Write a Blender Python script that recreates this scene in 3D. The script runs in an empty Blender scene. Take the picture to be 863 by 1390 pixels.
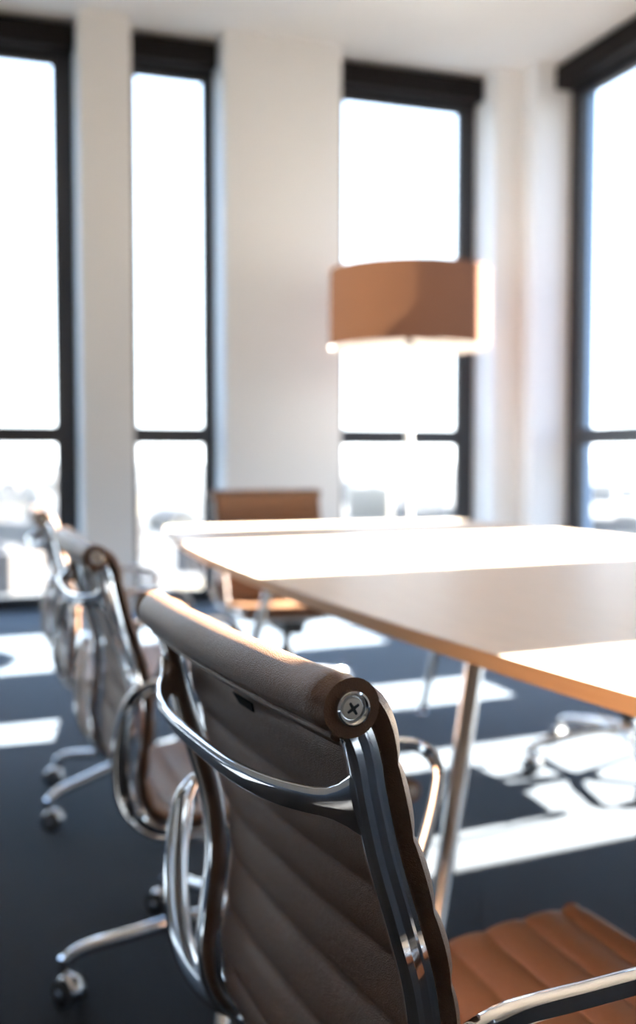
import bpy, bmesh, math, random
from mathutils import Vector, Matrix
random.seed(7)
PI = math.pi
sc = bpy.context.scene
COL = sc.collection

# ------------------------------------------------------------------ materials
def new_mat(name):
    m = bpy.data.materials.new(name); m.use_nodes = True
    nt = m.node_tree
    return m, nt, nt.nodes['Principled BSDF'], nt.nodes['Material Output']

def plain(name, col, rough=0.5, metal=0.0, spec=0.5, noise=0.0, nscale=8.0, bump=0.0, bscale=200.0, bdist=0.001):
    m, nt, b, out = new_mat(name)
    b.inputs['Roughness'].default_value = rough
    b.inputs['Metallic'].default_value = metal
    b.inputs['Specular IOR Level'].default_value = spec
    tc = nt.nodes.new('ShaderNodeTexCoord')
    n = nt.nodes.new('ShaderNodeTexNoise'); n.inputs['Scale'].default_value = nscale; n.inputs['Detail'].default_value = 4
    nt.links.new(tc.outputs['Object'], n.inputs['Vector'])
    mx = nt.nodes.new('ShaderNodeMix'); mx.data_type = 'RGBA'
    c = Vector(col[:3])
    mx.inputs['A'].default_value = (*(c*(1-noise)), 1); mx.inputs['B'].default_value = (*[min(1, v*(1+noise)) for v in c], 1)
    nt.links.new(n.outputs['Fac'], mx.inputs['Factor']); nt.links.new(mx.outputs['Result'], b.inputs['Base Color'])
    if bump:
        n2 = nt.nodes.new('ShaderNodeTexNoise'); n2.inputs['Scale'].default_value = bscale; n2.inputs['Detail'].default_value = 3
        nt.links.new(tc.outputs['Object'], n2.inputs['Vector'])
        bp = nt.nodes.new('ShaderNodeBump'); bp.inputs['Strength'].default_value = bump; bp.inputs['Distance'].default_value = bdist
        nt.links.new(n2.outputs['Fac'], bp.inputs['Height']); nt.links.new(bp.outputs['Normal'], b.inputs['Normal'])
    return m

def leather_mat(name, col, rough=0.42):
    m, nt, b, out = new_mat(name)
    tc = nt.nodes.new('ShaderNodeTexCoord')
    n = nt.nodes.new('ShaderNodeTexNoise'); n.inputs['Scale'].default_value = 22; n.inputs['Detail'].default_value = 5
    nt.links.new(tc.outputs['Object'], n.inputs['Vector'])
    mx = nt.nodes.new('ShaderNodeMix'); mx.data_type = 'RGBA'
    c = Vector(col)
    mx.inputs['A'].default_value = (*(c*0.86), 1); mx.inputs['B'].default_value = (*(c*1.14), 1)
    nt.links.new(n.outputs['Fac'], mx.inputs['Factor']); nt.links.new(mx.outputs['Result'], b.inputs['Base Color'])
    b.inputs['Roughness'].default_value = rough
    b.inputs['Specular IOR Level'].default_value = 0.36
    v = nt.nodes.new('ShaderNodeTexVoronoi'); v.inputs['Scale'].default_value = 620; v.feature = 'DISTANCE_TO_EDGE'
    nz = nt.nodes.new('ShaderNodeTexNoise'); nz.inputs['Scale'].default_value = 160; nz.inputs['Detail'].default_value = 4
    nt.links.new(tc.outputs['Object'], v.inputs['Vector']); nt.links.new(tc.outputs['Object'], nz.inputs['Vector'])
    ad = nt.nodes.new('ShaderNodeMath'); ad.operation = 'ADD'
    nt.links.new(v.outputs['Distance'], ad.inputs[0]); nt.links.new(nz.outputs['Fac'], ad.inputs[1])
    bp = nt.nodes.new('ShaderNodeBump'); bp.inputs['Strength'].default_value = 0.75; bp.inputs['Distance'].default_value = 0.0008
    nt.links.new(ad.outputs[0], bp.inputs['Height']); nt.links.new(bp.outputs['Normal'], b.inputs['Normal'])
    return m

def wood_mat(name, c1, c2, rough, axis_scale):
    m, nt, b, out = new_mat(name)
    tc = nt.nodes.new('ShaderNodeTexCoord'); mp = nt.nodes.new('ShaderNodeMapping')
    mp.inputs['Scale'].default_value = axis_scale
    n = nt.nodes.new('ShaderNodeTexNoise'); n.inputs['Scale'].default_value = 6; n.inputs['Detail'].default_value = 8; n.inputs['Roughness'].default_value = 0.65
    nt.links.new(tc.outputs['Object'], mp.inputs['Vector']); nt.links.new(mp.outputs['Vector'], n.inputs['Vector'])
    r = nt.nodes.new('ShaderNodeValToRGB'); r.color_ramp.elements[0].position = 0.3; r.color_ramp.elements[1].position = 0.7
    r.color_ramp.elements[0].color = (*c1, 1); r.color_ramp.elements[1].color = (*c2, 1)
    nt.links.new(n.outputs['Fac'], r.inputs['Fac']); nt.links.new(r.outputs['Color'], b.inputs['Base Color'])
    b.inputs['Roughness'].default_value = rough
    return m

def carpet_mat():
    m, nt, b, out = new_mat('navy_carpet')
    tc = nt.nodes.new('ShaderNodeTexCoord')
    n = nt.nodes.new('ShaderNodeTexNoise'); n.inputs['Scale'].default_value = 260; n.inputs['Detail'].default_value = 5
    nt.links.new(tc.outputs['Object'], n.inputs['Vector'])
    r = nt.nodes.new('ShaderNodeValToRGB')
    r.color_ramp.elements[0].position = 0.3; r.color_ramp.elements[1].position = 0.72
    r.color_ramp.elements[0].color = (*CARPET_A, 1); r.color_ramp.elements[1].color = (*CARPET_B, 1)
    nt.links.new(n.outputs['Fac'], r.inputs['Fac']); nt.links.new(r.outputs['Color'], b.inputs['Base Color'])
    b.inputs['Roughness'].default_value = 0.95; b.inputs['Specular IOR Level'].default_value = 0.1
    b.inputs['Sheen Weight'].default_value = 1.0; b.inputs['Sheen Roughness'].default_value = 0.275; b.inputs['Sheen Tint'].default_value = (0.50, 0.66, 0.88, 1)  # blue tint puts the sky's grazing reflection into the sheen colour
    bp = nt.nodes.new('ShaderNodeBump'); bp.inputs['Strength'].default_value = 0.5; bp.inputs['Distance'].default_value = 0.003
    nt.links.new(n.outputs['Fac'], bp.inputs['Height']); nt.links.new(bp.outputs['Normal'], b.inputs['Normal'])
    return m

def glass_mat():
    m = bpy.data.materials.new('window_glass'); m.use_nodes = True
    nt = m.node_tree; nt.nodes.clear()
    out = nt.nodes.new('ShaderNodeOutputMaterial'); mix = nt.nodes.new('ShaderNodeMixShader')
    tr = nt.nodes.new('ShaderNodeBsdfTransparent'); tr.inputs['Color'].default_value = (0.96, 0.98, 0.98, 1)
    gl = nt.nodes.new('ShaderNodeBsdfGlossy'); gl.inputs['Roughness'].default_value = 0.0
    lw = nt.nodes.new('ShaderNodeLayerWeight'); lw.inputs['Blend'].default_value = 0.5
    pw = nt.nodes.new('ShaderNodeMath'); pw.operation = 'POWER'; pw.inputs[1].default_value = 5.0
    ml = nt.nodes.new('ShaderNodeMath'); ml.operation = 'MULTIPLY_ADD'; ml.inputs[1].default_value = 0.6; ml.inputs[2].default_value = 0.025
    nt.links.new(lw.outputs['Facing'], pw.inputs[0]); nt.links.new(pw.outputs[0], ml.inputs[0])
    nt.links.new(ml.outputs[0], mix.inputs['Fac']); nt.links.new(tr.outputs[0], mix.inputs[1]); nt.links.new(gl.outputs[0], mix.inputs[2])
    nt.links.new(mix.outputs[0], out.inputs['Surface'])
    return m

def shade_mat(name, col, tcol, w):
    m = bpy.data.materials.new(name); m.use_nodes = True
    nt = m.node_tree; nt.nodes.clear()
    out = nt.nodes.new('ShaderNodeOutputMaterial'); mix = nt.nodes.new('ShaderNodeMixShader')
    d = nt.nodes.new('ShaderNodeBsdfDiffuse'); t = nt.nodes.new('ShaderNodeBsdfTranslucent')
    tc = nt.nodes.new('ShaderNodeTexCoord'); wv = nt.nodes.new('ShaderNodeTexNoise'); wv.inputs['Scale'].default_value = 120
    nt.links.new(tc.outputs['Object'], wv.inputs['Vector'])
    mx = nt.nodes.new('ShaderNodeMix'); mx.data_type = 'RGBA'
    mx.inputs['A'].default_value = (*[c*0.92 for c in col], 1); mx.inputs['B'].default_value = (*[min(1, c*1.08) for c in col], 1)
    nt.links.new(wv.outputs['Fac'], mx.inputs['Factor']); nt.links.new(mx.outputs['Result'], d.inputs['Color'])
    t.inputs['Color'].default_value = (*tcol, 1); mix.inputs['Fac'].default_value = w
    nt.links.new(d.outputs[0], mix.inputs[1]); nt.links.new(t.outputs[0], mix.inputs[2]); nt.links.new(mix.outputs[0], out.inputs['Surface'])
    return m

CARPET_A = (0.0145, 0.0138, 0.0135); CARPET_B = (0.043, 0.040, 0.038)
M = {}
M['chrome'] = plain('polished_aluminium', (0.86, 0.87, 0.89), 0.07, 1.0)
M['chrome_soft'] = plain('brushed_aluminium', (0.75, 0.76, 0.78), 0.22, 1.0)
M['leather'] = leather_mat('brown_leather', (0.180, 0.094, 0.052), 0.37)
M['zinc'] = plain('matt_zinc', (0.80, 0.76, 0.70), 0.5, 0.6)
M['black'] = plain('black_plastic', (0.015, 0.015, 0.017), 0.4)
M['rubber'] = plain('caster_rubber', (0.02, 0.02, 0.022), 0.55)
M['tag'] = plain('black_cloth_tag', (0.006, 0.006, 0.007), 0.8, spec=0.2)
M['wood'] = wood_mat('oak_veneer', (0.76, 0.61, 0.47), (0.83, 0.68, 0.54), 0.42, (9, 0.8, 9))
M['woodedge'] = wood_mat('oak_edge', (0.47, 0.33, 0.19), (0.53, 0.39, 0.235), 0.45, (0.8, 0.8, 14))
M['carpet'] = carpet_mat()
M['wall'] = plain('white_plaster', (0.77, 0.775, 0.78), 0.9, spec=0.2, noise=0.012, nscale=1.5, bump=0.08, bscale=300)
M['wall_left'] = plain('grey_wall', (0.30, 0.29, 0.28), 0.9, spec=0.2, noise=0.02)
M['partition'] = plain('dark_partition', (0.34, 0.31, 0.28), 0.7, noise=0.05)
M['ceil'] = plain('ceiling_paint', (0.77, 0.775, 0.78), 0.95, spec=0.1, noise=0.01, nscale=1.5)
M['frame'] = plain('anthracite_frame', (0.022, 0.023, 0.028), 0.38, noise=0.05)
M['blind'] = plain('dark_blind_housing', (0.011, 0.009, 0.009), 0.6, spec=0.15, noise=0.1)
M['reveal'] = plain('blue_grey_cladding', (0.20, 0.30, 0.42), 0.45, noise=0.04)
M['glass'] = glass_mat()
M['facade'] = plain('outer_facade', (0.45, 0.45, 0.46), 0.8, noise=0.05)
M['shade'] = shade_mat('brown_lamp_fabric', (0.28, 0.15, 0.11), (0.090, 0.046, 0.024), 0.26)
M['lining'] = shade_mat('white_lamp_lining', (0.85, 0.83, 0.80), (0.85, 0.8, 0.75), 0.35)
M['white_metal'] = plain('white_lacquer', (0.82, 0.82, 0.82), 0.35)
M['ground'] = plain('city_ground', (0.024, 0.027, 0.031), 0.95, noise=0.45, nscale=0.012)
BM = [plain('city_render_'+n, c, 0.9, noise=0.1, nscale=0.1) for n, c in
      (('white', (0.075, 0.075, 0.075)), ('cream', (0.07, 0.062, 0.05)), ('grey', (0.035, 0.038, 0.044)), ('blue', (0.026, 0.034, 0.05)), ('brick', (0.045, 0.036, 0.032)))]
M['roof'] = plain('city_roof', (0.03, 0.031, 0.036), 0.9, noise=0.2, nscale=0.1)

# ------------------------------------------------------------------ helpers
class MB:
    def __init__(self): self.v = []; self.f = []; self.mi = []
    def add(self, v, f, mi=0):
        o = len(self.v); self.v += [tuple(p) for p in v]; self.f += [tuple(i+o for i in q) for q in f]; self.mi += [mi]*len(f)
    def box(self, x0, x1, y0, y1, z0, z1, mi=0):
        self.add([(x0,y0,z0),(x1,y0,z0),(x1,y1,z0),(x0,y1,z0),(x0,y0,z1),(x1,y0,z1),(x1,y1,z1),(x0,y1,z1)],
                 [(0,3,2,1),(4,5,6,7),(0,1,5,4),(1,2,6,5),(2,3,7,6),(3,0,4,7)], mi)
    def sweep(self, path, prof, ref=(0,1,0), scales=None, caps=True, mi=0, closed=False):
        """prof: list of (n, b); n along N = T x B side, b along ref"""
        n = len(path); P = [Vector(p) for p in path]; pf = prof if callable(prof) else (lambda i: prof); k = len(pf(0)); V = []
        for i, p in enumerate(P):
            if closed: T = P[(i+1) % n]-P[i-1]
            else: T = P[min(i+1, n-1)]-P[max(i-1, 0)]
            T.normalize(); r = Vector(ref(i) if callable(ref) else ref)
            N = r.cross(T).normalized(); B = T.cross(N).normalized()
            s = scales[i] if scales else 1.0
            sa, sb = s if isinstance(s, tuple) else (s, s)
            for a, b in pf(i): V.append(p+N*a*sa+B*b*sb)
        F = []
        for i in range(n if closed else n-1):
            j = (i+1) % n
            for q in range(k):
                F.append((i*k+q, i*k+(q+1) % k, j*k+(q+1) % k, j*k+q))
        if caps and not closed: F.append(tuple(range(k))[::-1]); F.append(tuple((n-1)*k+q for q in range(k)))
        self.add(V, F, mi)
    def lathe(self, prof, center=(0,0,0), axis='Z', seg=32, mi=0):
        """prof list of (r, h)"""
        V = []; k = len(prof); c = Vector(center)
        for i in range(seg):
            a = 2*PI*i/seg
            for r, h in prof:
                if axis == 'Z': q = Vector((r*math.cos(a), r*math.sin(a), h))
                elif axis == 'Y': q = Vector((r*math.cos(a), h, r*math.sin(a)))
                else: q = Vector((h, r*math.cos(a), r*math.sin(a)))
                V.append(c+q)
        F = []
        for i in range(seg):
            j = (i+1) % seg
            for q in range(k-1): F.append((i*k+q, j*k+q, j*k+q+1, i*k+q+1))
        self.add(V, F, mi)
    def build(self, name, mats, parent=None, smooth=35, bevel=0, loc=None, subsurf=0):
        me = bpy.data.meshes.new(name); me.from_pydata(self.v, [], self.f); me.update()
        if not isinstance(mats, (list, tuple)): mats = [mats]
        for m in mats: me.materials.append(m)
        for p, i in zip(me.polygons, self.mi): p.material_index = i
        bm = bmesh.new(); bm.from_mesh(me)
        bmesh.ops.remove_doubles(bm, verts=bm.verts, dist=1e-6)
        bmesh.ops.recalc_face_normals(bm, faces=bm.faces); bm.to_mesh(me); bm.free()
        if smooth:
            for p in me.polygons: p.use_smooth = True
            try: me.set_sharp_from_angle(angle=math.radians(smooth))
            except Exception: pass
        o = bpy.data.objects.new(name, me); COL.objects.link(o)
        if parent: o.parent = parent
        if loc: o.location = loc
        if bevel:
            b = o.modifiers.new('bevel', 'BEVEL'); b.width = bevel; b.segments = 3; b.limit_method = 'ANGLE'
        if subsurf:
            s = o.modifiers.new('ss', 'SUBSURF'); s.levels = subsurf; s.render_levels = subsurf
        return o

def ell(a, b, k=20, p=2.0):
    out = []
    for i in range(k):
        t = 2*PI*i/k; c, s = math.cos(t), math.sin(t)
        out.append((a*math.copysign(abs(c)**(2/p), c), b*math.copysign(abs(s)**(2/p), s)))
    return out
def crom(pts, n=8):
    P = [Vector(p) for p in pts]; P = [2*P[0]-P[1]]+P+[2*P[-1]-P[-2]]; out = []
    for i in range(1, len(P)-2):
        for j in range(n):
            t = j/n; a, b, c, d = P[i-1:i+3]
            out.append(0.5*((2*b)+(c-a)*t+(2*a-5*b+4*c-d)*t*t+(3*b-a-3*c+d)*t**3))
    out.append(P[-2]); return out
def tag(o, label=None, cat=None, group=None, kind=None):
    if label: o['label'] = label
    if cat: o['category'] = cat
    if group: o['group'] = group
    if kind: o['kind'] = kind
    return o
def empty(name, loc=(0,0,0), rz=0):
    o = bpy.data.objects.new(name, None); COL.objects.link(o); o.location = loc; o.rotation_euler = (0,0,rz); o.empty_display_size = 0.1
    return o
KIDS = {}
def copy_tree(o, parent=None, kids=None):
    c = o.copy(); COL.objects.link(c)
    if parent: c.parent = parent
    for ch in [x for x in ALLOBJ() if x.parent == o]: copy_tree(ch, c)
    return c
def ALLOBJ(): return list(bpy.data.objects)

# ------------------------------------------------------------------ room
XW, XF, XO = 3.92, 4.20, 4.42       # right wall: inner face, frame plane, outer face
YW, YF, YO = 6.71, 7.00, 7.22       # far wall
H = 3.76; XL = -3.2; YB = -3.6
BACK = [(-2.75, -1.60), (-1.22, -0.62), (-0.35, 0.804), (1.13, 1.731), (2.545, 3.712)]
RIGHT = [(-2.35, -1.70), (1.00, 1.62), (2.39, 3.58), (3.93, 4.49), (5.22, 6.50)]  # first opening: unseen window behind the camera, added for streaks in chrome rails

b = MB(); b.box(XL-0.2, XO, YB-0.2, YO, -0.12, 0.0)
tag(b.build('floor', M['carpet'], smooth=0), 'dark navy carpet', kind='structure')
b = MB(); b.box(XL-0.2, XO, YB-0.2, YO, H, H+0.25)
ce = tag(b.build('ceiling', M['ceil'], smooth=0), kind='structure')
b = MB(); b.box(XL, 3.08, YB, 5.86, H-0.10, H)
tag(b.build('trim_1', M['ceil'], smooth=0, bevel=0.015), 'dropped flat panel in the middle of the white ceiling', kind='structure')

def wall_with_openings(name, ops, a0, a1, fixed0, fixed1, axis):
    b = MB(); cuts = sorted(ops); cur = a0
    spans = []
    for o0, o1 in cuts: spans.append((cur, o0)); cur = o1
    spans.append((cur, a1))
    for s0, s1 in spans:
        if s1-s0 < 1e-4: continue
        if axis == 'X': b.box(s0, s1, fixed0, fixed1, 0, H)
        else: b.box(fixed0, fixed1, s0, s1, 0, H)
    return b.build(name, M['wall'], smooth=0)
tag(wall_with_openings('wall_back', BACK, XL-0.2, XO, YW, YF+0.03, 'X'), kind='structure')
tag(wall_with_openings('wall_right', RIGHT, YB-0.2, YW, XW, XF+0.03, 'Y'), kind='structure')
# outer cladding, continuing the reveals outside the frames
def clad(name, ops, a0, a1, f0, f1, axis):
    b = MB(); cuts = sorted(ops); cur = a0; spans = []
    for o0, o1 in cuts: spans.append((cur, o0)); cur = o1
    spans.append((cur, a1))
    for s0, s1 in spans:
        if axis == 'X': b.box(s0, s1, f0, f1, -0.12, H+0.25)
        else: b.box(f0, f1, s0, s1, -0.12, H+0.25)
    b2 = [(a0, a1)]
    for s0, s1 in b2:
        if axis == 'X': b.box(s0, s1, f0, f1, 3.60, H+0.25)
        else: b.box(f0, f1, s0, s1, 3.60, H+0.25)
    return b.build(name, M['reveal'], smooth=0)
tag(clad('trim_2', BACK, XL-0.2, XO, YF+0.031, YO, 'X'), 'blue grey outer cladding beyond the far windows', kind='structure')
tag(clad('trim_3', RIGHT, YB-0.2, YF+0.03, XF+0.031, XO, 'Y'), 'blue grey outer cladding beyond the right windows', kind='structure')
b = MB(); b.box(XL-0.2, XL, YB-0.2, YW, 0, H); tag(b.build('wall_left', M['wall_left'], smooth=0), kind='structure')
b = MB(); b.box(XL, XW, YB-0.2, YB, 0, H); tag(b.build('wall_front', M['partition'], smooth=0), kind='structure')

def window(idx, o0, o1, axis):
    """frame plane at YF / XF, opening o0..o1"""
    fw, fd = (0.118 if o1-o0 > 0.9 else 0.062), 0.075
    def bx(m, u0, u1, d0, d1, z0, z1, mi=0):
        if axis == 'X': m.box(u0, u1, YF-0.04+d0, YF-0.04+d1, z0, z1, mi)
        else: m.box(XF-0.04+d0, XF-0.04+d1, u0, u1, z0, z1, mi)
    f = MB()
    zt, zg = H, 3.53
    bx(f, o0, o0+fw, 0.04, 0.04+fd, 0, zt); bx(f, o1-fw, o1, 0.04, 0.04+fd, 0, zt)
    bx(f, o0+fw, o1-fw, 0.04, 0.04+fd, 0, 0.075); bx(f, o0+fw, o1-fw, 0.04, 0.04+fd, zg, zt)
    bx(f, o0+fw, o1-fw, 0.04, 0.04+fd, 1.098, 1.187)
    for (z0, z1) in ((0.075, 1.098), (1.187, zg)):      # inner sash beads
        g = 0.014
        bx(f, o0+fw, o0+fw+g, 0.055, 0.10, z0, z1); bx(f, o1-fw-g, o1-fw, 0.055, 0.10, z0, z1)
        bx(f, o0+fw+g, o1-fw-g, 0.055, 0.10, z0, z0+g); bx(f, o0+fw+g, o1-fw-g, 0.055, 0.10, z1-g, z1)
    w = f.build('window_%d' % idx, M['frame'], smooth=0, bevel=0.003); tag(w, kind='structure')
    for (z0, z1) in ((0.075, 1.098), (1.187, zg)):
        p = MB(); bx(p, o0+fw+0.001, o1-fw-0.001, 0.076, 0.082, z0+0.001, z1-0.001)
        p.build('window_pane', M['glass'], w, smooth=0)
    h = MB(); bx(h, o0+0.002, o1-0.002, -0.09, 0.035, 3.575, H-0.03)
    for k in range(5): bx(h, o0+0.012, o1-0.012, -0.094, -0.089, 3.59+k*0.028, 3.605+k*0.028)
    h.build('blind_box', M['blind'], w, smooth=0, bevel=0.003)
    hd = MB()                                            # window handle
    u = o0+fw*0.5
    bx(hd, u-0.012, u+0.012, 0.028, 0.04, 1.74, 1.86)
    bx(hd, u-0.007, u+0.007, -0.005, 0.028, 1.82, 1.838); bx(hd, u-0.009, u+0.009, -0.015, -0.002, 1.71, 1.84)
    hd.build('window_handle', M['chrome_soft'], w, smooth=0, bevel=0.003)
    return w
k = 1
for o0, o1 in BACK: window(k, o0, o1, 'X'); k += 1
for o0, o1 in RIGHT: window(k, o0, o1, 'Y'); k += 1

# ------------------------------------------------------------------ chair
CAPX = -0.30
PROF = [(-0.010, 0.8350), (0.003, 0.8375), (0.0145, 0.8330), (0.0215, 0.821), (0.0265, 0.804), (0.031, 0.780), (0.041, 0.738), (0.055, 0.692), (0.068, 0.645), (0.074, 0.600), (0.073, 0.555),
        (0.067, 0.510), (0.064, 0.468), (0.074, 0.425), (0.103, 0.396), (0.150, 0.388), (0.220, 0.390), (0.300, 0.397), (0.380, 0.406), (0.460, 0.413), (0.535, 0.414)]
def fine_path(step=0.004):
    raw = crom([(x+CAPX, 0, z) for x, z in PROF], 24)
    out = [raw[0]]; acc = 0
    L = [0]
    for a, c in zip(raw, raw[1:]): L.append(L[-1]+(c-a).length)
    n = int(L[-1]/step); res = []; j = 0
    for i in range(n+1):
        s = L[-1]*i/n
        while j < len(L)-2 and L[j+1] < s: j += 1
        t = (s-L[j])/max(1e-9, L[j+1]-L[j]); res.append(raw[j].lerp(raw[j+1], t))
    return res, L[-1]
PATH, PLEN = fine_path()
NP = len(PATH)
def normal_at(i):
    T = (PATH[min(i+1, NP-1)]-PATH[max(i-1, 0)]).normalized()
    N = Vector((0, 1, 0)).cross(T).normalized()       # points backwards/down
    return -N if N.x < 0 or N.z < -0.5 else N
# front / up side normal
NOR = []
for i in range(NP):
    T = (PATH[min(i+1, NP-1)]-PATH[max(i-1, 0)]).normalized()
    NOR.append(Vector((-T.z, 0, T.x)))                # T goes down the back then forward: rotate to point to the sitter

def leather_panel():
    b = MB(); HW = 0.229; NT = 28; pitch = 0.0555; s0 = 0.012
    ts = [-HW + 2*HW*j/NT for j in range(NT+1)]
    def rib(s):
        u = ((s-s0)/pitch) % 1.0
        return abs(math.sin(PI*u))**0.55
    ts = []
    for j in range(NT+1):
        u = -1+2*j/NT; ts.append(HW*math.copysign(1-(1-abs(u))**1.35, u))
    def edge(t):
        d = HW-abs(t)
        return 1.0 if d > 0.010 else math.sqrt(max(0.0, 1-(1-d/0.010)**2))
    V = []; ring = []
    for i in range(NP):
        s = PLEN*i/(NP-1); r = rib(s)
        row = []
        for side in (1, -1):
            for j, t in (list(enumerate(ts)) if side > 0 else list(reversed(list(enumerate(ts))))[1:-1]):
                e = edge(t); sag = 0.010*(1-(t/HW)**2)
                am = 0.28+0.30*min(1, (HW-abs(t))/0.03); nf = 0.0085+0.0120*(1-am+am*r**0.75)-sag; nb = 0.0060-0.0075*(0.15+0.85*r)*(1 if abs(t) < 0.205 else 0.35)-sag
                c = (nf+nb)/2; h = (nf-nb)/2*max(e, 0.12)
                hw = t*(1-0.012*(1-r)); p = PATH[i]+NOR[i]*(c+side*h); row.append((p.x, hw, p.z))
        ring.append(row)
    k = len(ring[0])
    for row in ring: V += row
    F = []
    for i in range(NP-1):
        for q in range(k): F.append((i*k+q, (i+1)*k+q, (i+1)*k+(q+1) % k, i*k+(q+1) % k))
    b.add(V, F)
    return b

def roll_mesh(center, bow, R=0.0192, half=0.240, lip=True, lipdir=(-0.2, -1)):
    """leather roll, axis along y"""
    b = MB(); seg = 28; n = 36; V = []; rows = 0
    stations = []
    for i in range(7): a = PI/2*i/6; stations.append((-half+0.006*(1-math.sin(a)) - 0.0, R*0.78+R*0.22*math.sin(a)))
    stations = [(-half, R*0.70)]+stations
    for i in range(1, n): stations.append((-half+0.006+(2*half-0.012)*i/n, R))
    for i in range(7): a = PI/2*(6-i)/6; stations.append((half-0.006*(1-math.sin(a)), R*0.78+R*0.22*math.sin(a)))
    stations.append((half, R*0.70))
    stations.sort(key=lambda q: q[0])
    for y, r in stations:
        bx = -bow*(1-(y/half)**2)
        puff = 1+0.03*math.sin(y*31)*math.sin(y*13+1)
        for q in range(seg):
            a = 2*PI*q/seg
            V.append((center[0]+bx+r*puff*math.cos(a), y, center[1]+r*puff*math.sin(a)))
    F = []
    for i in range(len(stations)-1):
        for q in range(seg): F.append((i*seg+q, i*seg+(q+1) % seg, (i+1)*seg+(q+1) % seg, (i+1)*seg+q))
    F.append(tuple(range(seg))); F.append(tuple((len(stations)-1)*seg+q for q in range(seg)))
    b.add(V, F)
    if lip:
        lx, lz = lipdir
        path = []
        for i in range(25):
            y = -0.222+0.444*i/24; path.append((center[0]+lx-bow*(1-(y/half)**2), y, center[1]+lz))
        b.sweep(path, ell(0.0075, 0.0042, 14), ref=(0, 0, 1))
    return b

def cap_meshes(center, side, R=0.0122):
    """chrome end cap with a cross-head screw, facing +-y"""
    y0 = 0.240*side
    b = MB(); h = side
    b.lathe([(0.0, 0.0004*h), (0.0078, 0.0004*h), (0.0079, 0.0012*h), (0.0086, 0.0030*h), (0.0100, 0.0042*h), (0.0113, 0.0036*h), (R, 0.0016*h), (R, -0.003*h), (0, -0.003*h)],
            (center[0], y0, center[1]), 'Y', 40)
    s = MB()
    s.lathe([(0.0, 0.0022*h), (0.0050, 0.0022*h), (0.0068, 0.0017*h), (0.0074, 0.0008*h), (0.0074, -0.001*h)], (center[0], y0, center[1]), 'Y', 32)
    x = MB()
    for a in (0.55, 0.55+PI/2):
        c, sn = math.cos(a), math.sin(a); L, w = 0.0046, 0.0011
        pts = []
        for (u, v) in ((-L, -w*0.7), (-w, -w), (w, -w), (L, -w*0.7), (L, w*0.7), (w, w), (-w, w), (-L, w*0.7)):
            pts.append((center[0]+u*c-v*sn, u*sn+v*c))
        V = [(p[0], y0+0.0020*h, center[1]+p[1]) for p in pts]+[(p[0], y0+0.00245*h, center[1]+p[1]) for p in pts]
        x.add(V, [tuple(range(8)), tuple(range(8, 16))]+[(i, (i+1) % 8, 8+(i+1) % 8, 8+i) for i in range(8)])
    return b, s, x

RAILP = [(-0.0005, -0.0075), (-0.0005, 0.0060), (-0.003, 0.0088), (-0.0065, 0.0088), (-0.0078, 0.0066), (-0.0128, 0.0056), (-0.0142, 0.0082), (-0.0190, 0.0086),
         (-0.0222, 0.0060), (-0.0228, 0.0010), (-0.0222, -0.0050), (-0.0195, -0.0080), (-0.0150, -0.0082), (-0.0120, -0.0062), (-0.0060, -0.0062)]
RS = next(i for i in range(NP) if PATH[i].z < 0.833)
def rail_mesh(side):
    b = MB()
    prof = [(-a, q*side) for a, q in RAILP]
    if side < 0: prof = prof[::-1]
    pts = []; sc_ = []
    for i in range(RS, NP-2):
        p = PATH[i]; pts.append((p.x, side*0.2265, p.z)); f = 1.0; g = min(1, (NP-3-i)/8+0.5); sc_.append(min(f, g))
    # N = ref x T ; sitter side is -(ref x T)
    b.sweep(pts, [(a, q) for a, q in prof], ref=(0, 1, 0), scales=sc_)
    return b

def spreader_mesh(zc=0.770, x0=0.014, bow=0.040):
    b = MB(); pts = []; scl = []
    n = 44
    for i in range(n+1):
        u = -1+2*i/n; au = abs(u)
        y = 0.224*u
        sh = (1-au**3.4)
        x = CAPX + x0 - bow*sh
        z = zc - 0.011*(1-au**2.5)
        pts.append((x, y, z))
        fl = max(0, (au-0.86)/0.14)**2.2
        scl.append((1.0+0.5*fl, 1.0+1.25*fl))
    prof = [(0.0048*math.cos(t)*(1 if math.cos(t) > 0 else 1.15), 0.0112*math.copysign(abs(math.sin(t))**0.85, math.sin(t))) for t in [2*PI*q/24 for q in range(24)]]
    b.sweep(pts, prof, ref=(-0.35, 0, 1), scales=scl)
    return b

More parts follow.
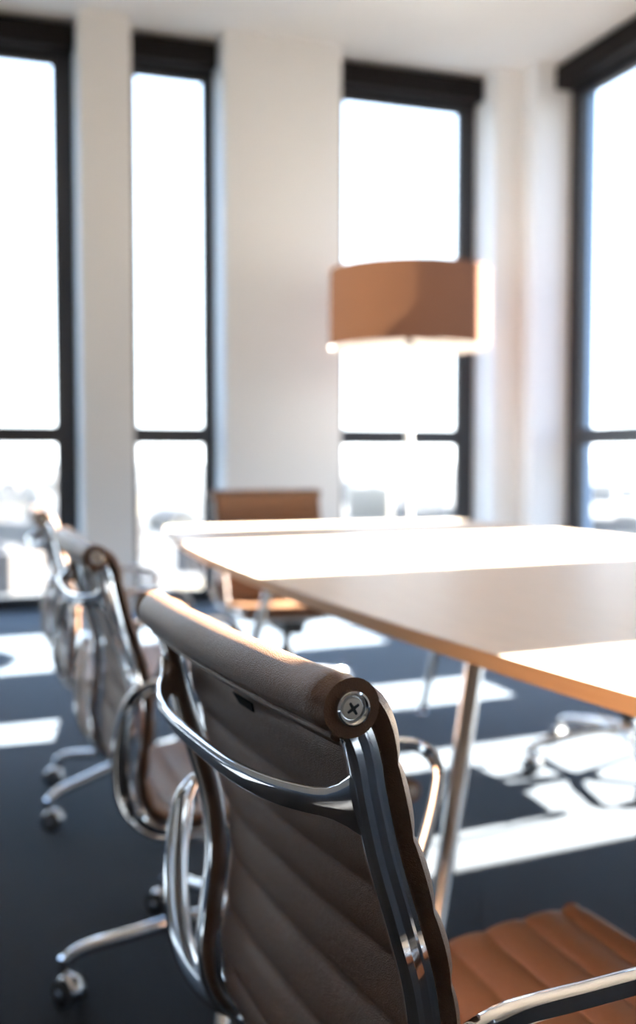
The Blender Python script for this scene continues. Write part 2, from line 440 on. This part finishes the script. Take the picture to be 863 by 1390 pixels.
def arm_mesh(side):
    key = [(0.125, 0.232, 0.379), (0.085, 0.236, 0.392), (0.055, 0.243, 0.420), (0.034, 0.254, 0.465), (0.030, 0.266, 0.530), (0.038, 0.277, 0.592), (0.053, 0.284, 0.626),
           (0.088, 0.289, 0.645), (0.150, 0.291, 0.648), (0.240, 0.292, 0.649), (0.315, 0.291, 0.648), (0.352, 0.288, 0.639), (0.372, 0.283, 0.614),
           (0.362, 0.273, 0.575), (0.335, 0.260, 0.515), (0.305, 0.248, 0.452), (0.285, 0.240, 0.402), (0.262, 0.234, 0.378)]
    pts = crom([(x+CAPX, side*y, z) for x, y, z in key], 7)
    n = len(pts)
    b = MB()
    # broad band with a fluted outer face
    P = [(-0.0105, 0.0045), (-0.0085, 0.0066), (-0.0058, 0.0064), (-0.0038, 0.0042), (0.0038, 0.0042), (0.0058, 0.0064), (0.0085, 0.0066), (0.0105, 0.0045),
         (0.0108, -0.0010), (0.0092, -0.0052), (0.0040, -0.0066), (-0.0040, -0.0066), (-0.0092, -0.0052), (-0.0108, -0.0010)]
    RO = [(0.0088*a/math.hypot(a, q), 0.0074*q/math.hypot(a, q)) for a, q in P]
    def prof(i):
        u = i/(n-1); m = min(1, max(0, (u-0.36)/0.08)) * (1 if u < 0.92 else max(0, (1-u)/0.08))
        L = [((1-m)*a+m*c, ((1-m)*q+m*d)*side) for (a, q), (c, d) in zip(P, RO)]
        return L if side > 0 else L[::-1]
    sc_ = []
    for i in range(n):
        u = i/(n-1); w = 1.0
        if u < 0.42: w = 1.0+0.25*math.sin(PI*min(1, u/0.42))
        e = min(1, u/0.05+0.6, (1-u)/0.05+0.6)
        if 0.40 < u < 0.66: w *= 0.92
        sc_.append((w*e, e*(1.25 if 0.40 < u < 0.66 else 1.0)))
    b.sweep(pts, prof, ref=(0, 1, 0), scales=sc_)
    # bolt heads joining the arm to the side rail
    for (x, z) in ((0.062, 0.425), (0.272, 0.392)):
        b.lathe([(0, 0.262*side), (0.006, 0.262*side), (0.0075, 0.258*side), (0.0075, 0.222*side), (0, 0.222*side)], (x+CAPX, 0, z), 'Y', 20)
    return b

def star_leg_mesh():
    b = MB()
    key = [(0.022, 0, 0.122), (0.07, 0, 0.128), (0.14, 0, 0.122), (0.21, 0, 0.110), (0.285, 0, 0.098), (0.318, 0, 0.086), (0.332, 0, 0.068)]
    pts = crom(key, 6); n = len(pts)
    sc_ = [(1.0-0.30*i/(n-1), 1.0-0.20*i/(n-1)) for i in range(n)]
    P = [(0.015*math.cos(t), 0.0135*math.copysign(abs(math.sin(t))**0.8, math.sin(t))) for t in [2*PI*q/20 for q in range(20)]]
    b.sweep(pts, P, ref=(0, 1, 0), scales=sc_)
    b.lathe([(0, 0.0), (0.009, 0.002), (0.011, 0.010), (0.011, 0.032), (0.0, 0.034)], (0.332, 0, 0.050), 'Z', 20)
    return b
def caster_meshes():
    h = MB()     # chrome hood
    V = []; seg = 16; rings = 7
    for i in range(rings+1):
        y = -0.013+0.026*i/rings; rr = 0.0285-0.004*abs(2*i/rings-1)**3
        for q in range(seg+1):
            a = PI*(-0.12)+PI*1.10*q/seg; V.append((0.012+rr*math.cos(a), y, 0.026+rr*math.sin(a)))
        for q in reversed(range(seg+1)):
            a = PI*(-0.12)+PI*1.10*q/seg; V.append((0.012+(rr-0.002)*math.cos(a), y, 0.026+(rr-0.002)*math.sin(a)))
    k = 2*(seg+1); F = []
    for i in range(rings):
        for q in range(k): F.append((i*k+q, i*k+(q+1) % k, (i+1)*k+(q+1) % k, (i+1)*k+q))
    F.append(tuple(range(k))); F.append(tuple(rings*k+q for q in range(k)))
    h.add(V, F)
    h.lathe([(0, -0.027), (0.005, -0.027), (0.0085, -0.0255), (0.0085, 0.0255), (0.005, 0.027), (0, 0.027)], (0.012, 0, 0.025), 'Y', 18)
    w = MB()
    half = [(0.006, 0.014), (0.022, 0.0145), (0.0248, 0.017), (0.025, 0.020), (0.0248, 0.0235), (0.021, 0.0255), (0.0, 0.0255)]
    w.lathe([(r, -h) for r, h in reversed(half)]+half, (0.012, 0, 0.025), 'Y', 28)
    return h, w

def make_chair():
    root = empty('office_chair')
    leather_panel().build('leather_sling', M['leather'], root, smooth=50)
    up = roll_mesh((CAPX, 0.841), 0.010, lip=True, lipdir=(0.002, -0.0220)).build('head_roll', M['leather'], root, smooth=60)
    fr = roll_mesh((CAPX+0.545, 0.4085), 0.0, lip=False).build('front_roll', M['leather'], root, smooth=60)
    for par, c in ((up, (CAPX, 0.841)), (fr, (CAPX+0.545, 0.4085))):
        for s in (-1, 1):
            a, sw, xx = cap_meshes(c, s)
            mb = MB(); mb.v = a.v; mb.f = a.f; mb.mi = a.mi
            mb.build('end_cap', M['chrome'], par)
            sw2 = MB(); sw2.v, sw2.f, sw2.mi = sw.v, sw.f, sw.mi; sw2.add(xx.v, xx.f, 1)
            sw2.build('screw', [M['zinc'], M['black']], par)
    t = MB()   # small black tag sewn under the roll, hanging on the back of the sling
    zt = 0.7950; xt = CAPX+0.0142
    t.add([(xt, -0.022, zt), (xt, 0.026, zt), (xt+0.003, 0.016, zt-0.0085), (xt+0.003, -0.018, zt-0.0085), (xt-0.0015, -0.022, zt), (xt-0.0015, 0.026, zt), (xt+0.0015, 0.016, zt-0.0085), (xt+0.0015, -0.018, zt-0.0085)],
          [(0,1,2,3), (7,6,5,4), (0,4,5,1), (1,5,6,2), (2,6,7,3), (3,7,4,0)])
    tag(t.build('maker_tag', M['tag'], root, smooth=0), 'small black cloth tag')
    for s in (-1, 1):
        rail_mesh(s).build('side_rail', M['chrome'], root, smooth=40)
        arm_mesh(s).build('armrest', M['chrome'], root, smooth=40)
    spreader_mesh().build('back_brace', M['chrome'], root, smooth=60)
    # seat stretchers and mechanism
    st = MB()
    for x in (0.20, 0.39):
        pts = crom([(x+CAPX, -0.222, 0.378), (x+CAPX, -0.15, 0.366), (x+CAPX, 0, 0.355), (x+CAPX, 0.15, 0.366), (x+CAPX, 0.222, 0.378)], 8)
        st.sweep(pts, ell(0.011, 0.014, 16, 3), ref=(1, 0, 0))
    st.build('seat_stretcher', M['chrome'], root)
    m = MB(); m.box(-0.115, 0.105, -0.045, 0.045, 0.300, 0.358); m.box(-0.06, 0.06, -0.07, 0.07, 0.325, 0.350)
    m.build('tilt_mechanism', M['black'], root, bevel=0.008)
    lv = MB(); lv.sweep(crom([(0.02, -0.04, 0.325), (0.02, -0.12, 0.322), (0.02, -0.20, 0.318)], 4), ell(0.005, 0.005, 12), ref=(0, 0, 1))
    lv.lathe([(0, -0.245), (0.008, -0.243), (0.010, -0.23), (0.009, -0.20), (0.005, -0.195), (0, -0.195)], (0.02, 0, 0.318), 'Y', 16)
    lv.build('height_lever', M['black'], root)
    c = MB(); c.lathe([(0, 0.10), (0.024, 0.10), (0.026, 0.11), (0.026, 0.235), (0.024, 0.24), (0.016, 0.24), (0.016, 0.31), (0, 0.31)], seg=28)
    c.build('gas_column', M['black'], root)
    hub = MB(); hub.lathe([(0, 0.088), (0.030, 0.088), (0.036, 0.096), (0.037, 0.135), (0.033, 0.150), (0.028, 0.156), (0, 0.156)], seg=32)
    hb = hub.build('star_base', M['chrome'], root)
    leg = None
    hood, wheel = caster_meshes()
    for q in range(5):
        if leg is None:
            leg = star_leg_mesh().build('base_leg', M['chrome'], hb); l = leg
            hd = hood.build('caster_hood', M['chrome'], hb); wh = wheel.build('caster_wheel', M['rubber'], hb)
            cs = [hd, wh]
        else:
            l = leg.copy(); COL.objects.link(l); l.parent = hb
            cs = []
            for o in (hd, wh):
                c2 = o.copy(); COL.objects.link(c2); c2.parent = hb; cs.append(c2)
        a = 2*PI*q/5; l.rotation_euler = (0, 0, a)
        sw = a+[2.2, 0.9, -1.2, 2.9, 0.4][q]
        for o in cs: o.location = (0.332*math.cos(a), 0.332*math.sin(a), 0); o.rotation_euler = (0, 0, sw)
    return root

chair = make_chair()
GRP = 'brown leather office chairs around the table'
specs = [  # x, y, rot, base rotation (world), label
    (0.519, 0.872, math.radians(4.45), 33, 'brown ribbed leather office chair in sharp focus, nearest the camera, seen from behind'),
    (0.518, 1.901, 0.0, 177, 'brown leather office chair second in the row on the near side of the table'),
    (0.535, 2.995, math.radians(-2), 207, 'brown leather office chair third and farthest in the row along the left table edge'),
    (1.275, 3.98, math.radians(-91), 20, 'brown leather office chair facing us at the far end of the table'),
    (2.045, 2.79, math.radians(180), 169, 'office chair across the table, only its chrome wheeled base in view on the sunlit carpet'),
]
protos = []
base_children = {o.name: [c for c in bpy.data.objects if c.parent == o] for o in bpy.data.objects}
def copy_chair(src):
    def rec(o, par):
        c = o.copy(); COL.objects.link(c)
        if par: c.parent = par
        for ch in base_children.get(o.name, []): rec(ch, c)
        return c
    return rec(src, None)
for i, (x, y, r, br, lab) in enumerate(specs):
    c = chair if i == 0 else copy_chair(chair)
    protos.append(c)
for c, (x, y, r, br, lab) in zip(protos, specs):
    c.location = (x, y, 0); c.rotation_euler = (0, 0, r); tag(c, lab, 'chair', GRP)
    for o in bpy.data.objects:
        if o.parent == c and o.name.startswith('star_base'): o.rotation_euler = (0, 0, math.radians(br)-r)

# ------------------------------------------------------------------ table
TX, TY0, TY1, TYM = 1.365, 0.55, 3.86, 2.25
def tw(y): return 0.735-0.045*(y-2.2)**2
def table():
    root = empty('conference_table', (TX, TYM, 0))
    tag(root, 'long pale wooden boat-shaped conference table on chrome splayed legs', 'table')
    out = []
    r = 0.05
    n = 44
    L = []
    for i in range(n+1):
        y = TY0+r+(TY1-TY0-2*r)*i/n; L.append((-tw(y), y-TYM))
    def corner(cx, cy, a0, a1):
        return [(cx+r*math.cos(a0+(a1-a0)*k/8), cy+r*math.sin(a0+(a1-a0)*k/8)) for k in range(1, 8)]
    w1 = tw(TY1-r); w0 = tw(TY0+r)
    loop = L + corner(-w1+r, TY1-r-TYM, PI, PI/2) + [(-w1+r, TY1-TYM), (w1-r, TY1-TYM)] + corner(w1-r, TY1-r-TYM, PI/2, 0)
    loop += [(-x, y) for x, y in reversed(L)]
    loop += corner(w0-r, TY0+r-TYM, 0, -PI/2) + [(w0-r, TY0-TYM), (-w0+r, TY0-TYM)] + corner(-w0+r, TY0+r-TYM, -PI/2, -PI)
    k = len(loop); b = MB(); zt, zb = 0.740, 0.716; e = 0.0012
    def inset(d):
        res = []
        for i in range(k):
            p0 = Vector(loop[i-1]); p1 = Vector(loop[(i+1) % k]); t = (p1-p0).normalized(); nn = Vector((t.y, -t.x)); p = Vector(loop[i])
            res.append(p+nn*d)
        return res
    li = inset(e)
    V = [(p.x, p.y, zt) for p in li]+[(p[0], p[1], zt-e) for p in loop]+[(p[0], p[1], zb+e) for p in loop]+[(p.x, p.y, zb) for p in li]
    b.add(V, [tuple(range(k))], 0)
    b.add(V, [tuple(3*k+i for i in range(k))], 0)
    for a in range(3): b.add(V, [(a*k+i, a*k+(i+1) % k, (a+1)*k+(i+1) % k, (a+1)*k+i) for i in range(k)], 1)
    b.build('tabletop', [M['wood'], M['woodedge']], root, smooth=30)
    # splayed legs : (top, foot) in world
    legs = [((1.085, 1.99), (0.835, 1.735)), ((1.03, 3.28), (0.935, 3.60)), ((1.70, 3.28), (1.715, 3.64)), ((1.645, 1.99), (1.895, 1.735))]
    for idx, (t, f) in enumerate(legs):
        lb = MB(); pts = [(t[0]-TX+(f[0]-t[0])*u, t[1]-TYM+(f[1]-t[1])*u, 0.695-0.675*u) for u in [i/12 for i in range(13)]]
        big = 0.021 if idx in (0, 3) else 0.017
        lb.sweep(pts, ell(big, big, 24), ref=(0, 1, 0), scales=[1-0.18*i/12 for i in range(13)])
        lb.lathe([(0, 0.0), (0.018, 0.0), (0.022, 0.004), (0.022, 0.010), (0.012, 0.018), (0.0, 0.022)], (f[0]-TX, f[1]-TYM, 0), 'Z', 24)
        lb.build('leg', M['chrome'], root)
    br = MB()
    br.box(-0.36, 0.36, 1.98-TYM-0.03, 1.98-TYM+0.03, 0.690, 0.7155); br.box(-0.36, 0.36, 3.28-TYM-0.03, 3.28-TYM+0.03, 0.690, 0.7155)
    br.box(-0.03, 0.03, 1.98-TYM, 3.28-TYM, 0.692, 0.7155)
    br.build('under_frame', M['black'], root, bevel=0.004)
table()

# ------------------------------------------------------------------ floor lamp
def lamp():
    LX, LY = 2.552, 5.612; R = 0.464; z0, z1 = 1.635, 2.075
    root = empty('floor_lamp', (LX, LY, 0)); tag(root, 'floor lamp with a big brown fabric drum shade before the far window', 'lamp')
    b = MB(); b.lathe([(0, 0), (0.17, 0), (0.175, 0.004), (0.175, 0.014), (0.16, 0.02), (0.02, 0.024), (0, 0.024)], seg=48); b.build('lamp_base', M['white_metal'], root)
    b = MB(); b.lathe([(0, 0.02), (0.019, 0.02), (0.019, 1.70), (0, 1.70)], seg=24); b.build('pole', M['white_metal'], root)
    s = MB()
    s.lathe([(R-0.002, z0), (R, z0), (R, z1), (R-0.002, z1)], seg=96)
    sh = s.build('lamp_shade', M['shade'], root, smooth=60)
    l = MB(); l.lathe([(R-0.004, z0+0.001), (R-0.004, z1-0.001)], seg=96); tag(l.build('shade_lining', M['lining'], sh, smooth=60), 'white inner lining')
    h = MB()
    for a in (0, PI/2):
        for sg in (1, -1):
            p = (sg*(R-0.006)*math.cos(a+0.4), sg*(R-0.006)*math.sin(a+0.4), z0+0.06)
            h.sweep([(0, 0, z0+0.06), p], ell(0.003, 0.003, 8), ref=(0, 0, 1))
    h.lathe([(0, z0-0.0), (0.024, z0), (0.024, z0+0.09), (0.016, z0+0.10), (0, z0+0.10)], seg=20)
    h.build('lamp_holder', M['black'], root)
    bb = MB(); bb.lathe([(0, z0+0.20), (0.015, z0+0.197), (0.028, z0+0.18), (0.032, z0+0.16), (0.026, z0+0.135), (0.014, z0+0.11), (0.013, z0+0.10)], seg=24)
    bb.build('bulb', M['white_metal'], root)
lamp()

# ------------------------------------------------------------------ city far below
b = MB(); b.add([(-4000, -800, -62), (9000, -800, -62), (9000, 9000, -62), (-4000, 9000, -62)], [(0, 1, 2, 3)])
tag(b.build('outside_ground', M['ground'], smooth=0), 'pale hazy city ground far below the tower', 'ground', kind='stuff')
def building(i, x, y, w, d, h, rz, mat, gable):
    b = MB(); b.box(-w/2, w/2, -d/2, d/2, 0, h)
    o = b.build('outside_building', mat, None, smooth=0, loc=(x, y, -62)); o.rotation_euler = (0, 0, rz)
    r = MB()
    if gable and h < 20:
        g = h+w*0.28
        r.add([(-w/2-.4, -d/2-.4, h), (w/2+.4, -d/2-.4, h), (w/2+.4, d/2+.4, h), (-w/2-.4, d/2+.4, h), (0, -d/2-.4, g), (0, d/2+.4, g)], [(0,1,4), (1,2,5,4), (2,3,5), (3,0,4,5), (0,3,2,1)])
    else:
        r.box(-w/2-.3, w/2+.3, -d/2-.3, d/2+.3, h, h+0.9); r.box(-w*.2, w*.15, -d*.2, d*.1, h+.9, h+3.4)
    r.build('roof', M['roof'], o, smooth=0)
    tag(o, 'blurred pale city block in the hazy distance outside the windows', 'building', 'city blocks outside the windows')
hm = bpy.data.materials.new('city_haze'); hm.use_nodes = True; hn = hm.node_tree; hn.nodes.clear()
ho = hn.nodes.new('ShaderNodeOutputMaterial'); hv = hn.nodes.new('ShaderNodeVolumeScatter')
hv.inputs['Color'].default_value = (0.90, 0.95, 1.0, 1); hv.inputs['Density'].default_value = 0.000075; hv.inputs['Anisotropy'].default_value = 0.1
hn.links.new(hv.outputs[0], ho.inputs['Volume'])
b = MB(); b.box(-3500, 8500, 140, 8500, -25, 60)
tag(b.build('outside_haze', hm, smooth=0), 'thin bright haze hanging over the distant city', 'haze', kind='stuff')
placed = []
for i in range(400):
    if len(placed) >= 64: break
    ang = math.radians(random.uniform(-1, 44)); dist = 430*(6.0**random.random())
    x, y = dist*math.sin(ang), dist*math.cos(ang); w = random.uniform(16, 42); d = random.uniform(16, 50)
    if any((x-a)**2+(y-c)**2 < (max(w, d)*.75+e)**2 for a, c, e in placed): continue
    placed.append((x, y, max(w, d)*.75))
    building(len(placed), x, y, w, d, random.choice((9, 12, 15, 18, 24, 32)), random.uniform(0, 1.5), random.choice(BM), random.random() < 0.45)

# ------------------------------------------------------------------ light
W = bpy.data.worlds.new('sky'); sc.world = W; W.use_nodes = True
nt = W.node_tree; nt.nodes.clear()
out = nt.nodes.new('ShaderNodeOutputWorld'); bg = nt.nodes.new('ShaderNodeBackground')
tc = nt.nodes.new('ShaderNodeTexCoord'); sp = nt.nodes.new('ShaderNodeSeparateXYZ'); rp = nt.nodes.new('ShaderNodeValToRGB')
rp.color_ramp.elements[0].position = 0.0; rp.color_ramp.elements[0].color = (0.88, 0.95, 1.0, 1)
rp.color_ramp.elements[1].position = 1.0; rp.color_ramp.elements[1].color = (0.16, 0.32, 0.72, 1)
e = rp.color_ramp.elements.new(0.22); e.color = (0.72, 0.85, 1.0, 1)
e = rp.color_ramp.elements.new(0.5); e.color = (0.34, 0.54, 0.95, 1)
nt.links.new(tc.outputs['Generated'], sp.inputs[0]); nt.links.new(sp.outputs['Z'], rp.inputs['Fac'])
nt.links.new(rp.outputs['Color'], bg.inputs['Color']); bg.inputs['Strength'].default_value = 4.6
nt.links.new(bg.outputs[0], out.inputs['Surface'])

sun = bpy.data.lights.new('sun', 'SUN'); sun.energy = 122; sun.angle = math.radians(0.53); sun.color = (1.0, 0.93, 0.84)
so = bpy.data.objects.new('sun', sun); COL.objects.link(so)
el = math.radians(31.0); az = math.radians(84.4)
sd = Vector((math.sin(az)*math.cos(el), math.cos(az)*math.cos(el), math.sin(el)))
so.rotation_euler = sd.to_track_quat('Z', 'Y').to_euler(); so.location = (20, 3, 14)

# ------------------------------------------------------------------ camera
cam = bpy.data.cameras.new('camera'); co = bpy.data.objects.new('camera', cam); COL.objects.link(co); sc.camera = co
co.location = (0, 0, 1.0); co.rotation_euler = (PI/2-math.atan(75/1417), 0, -math.radians(19.5))
cam.sensor_fit = 'VERTICAL'; cam.sensor_height = 36; cam.lens = 1417/1390*36
cam.clip_start = 0.02; cam.clip_end = 20000
cam.dof.use_dof = True; cam.dof.focus_distance = 0.72; cam.dof.aperture_fstop = 3.9

sc.view_settings.view_transform = 'Standard'; sc.view_settings.look = 'None'; sc.view_settings.gamma = 1; sc.view_settings.exposure = 0.34
sc.view_settings.use_curve_mapping = False
sc.cycles.use_denoising = True
try: sc.cycles.denoiser = 'OPENIMAGEDENOISE'
except Exception: pass
sc.cycles.max_bounces = 12; sc.cycles.diffuse_bounces = 6; sc.cycles.glossy_bounces = 6; sc.cycles.transparent_max_bounces = 16
sc.cycles.caustics_reflective = False; sc.cycles.caustics_refractive = False
sc.cycles.sample_clamp_indirect = 12
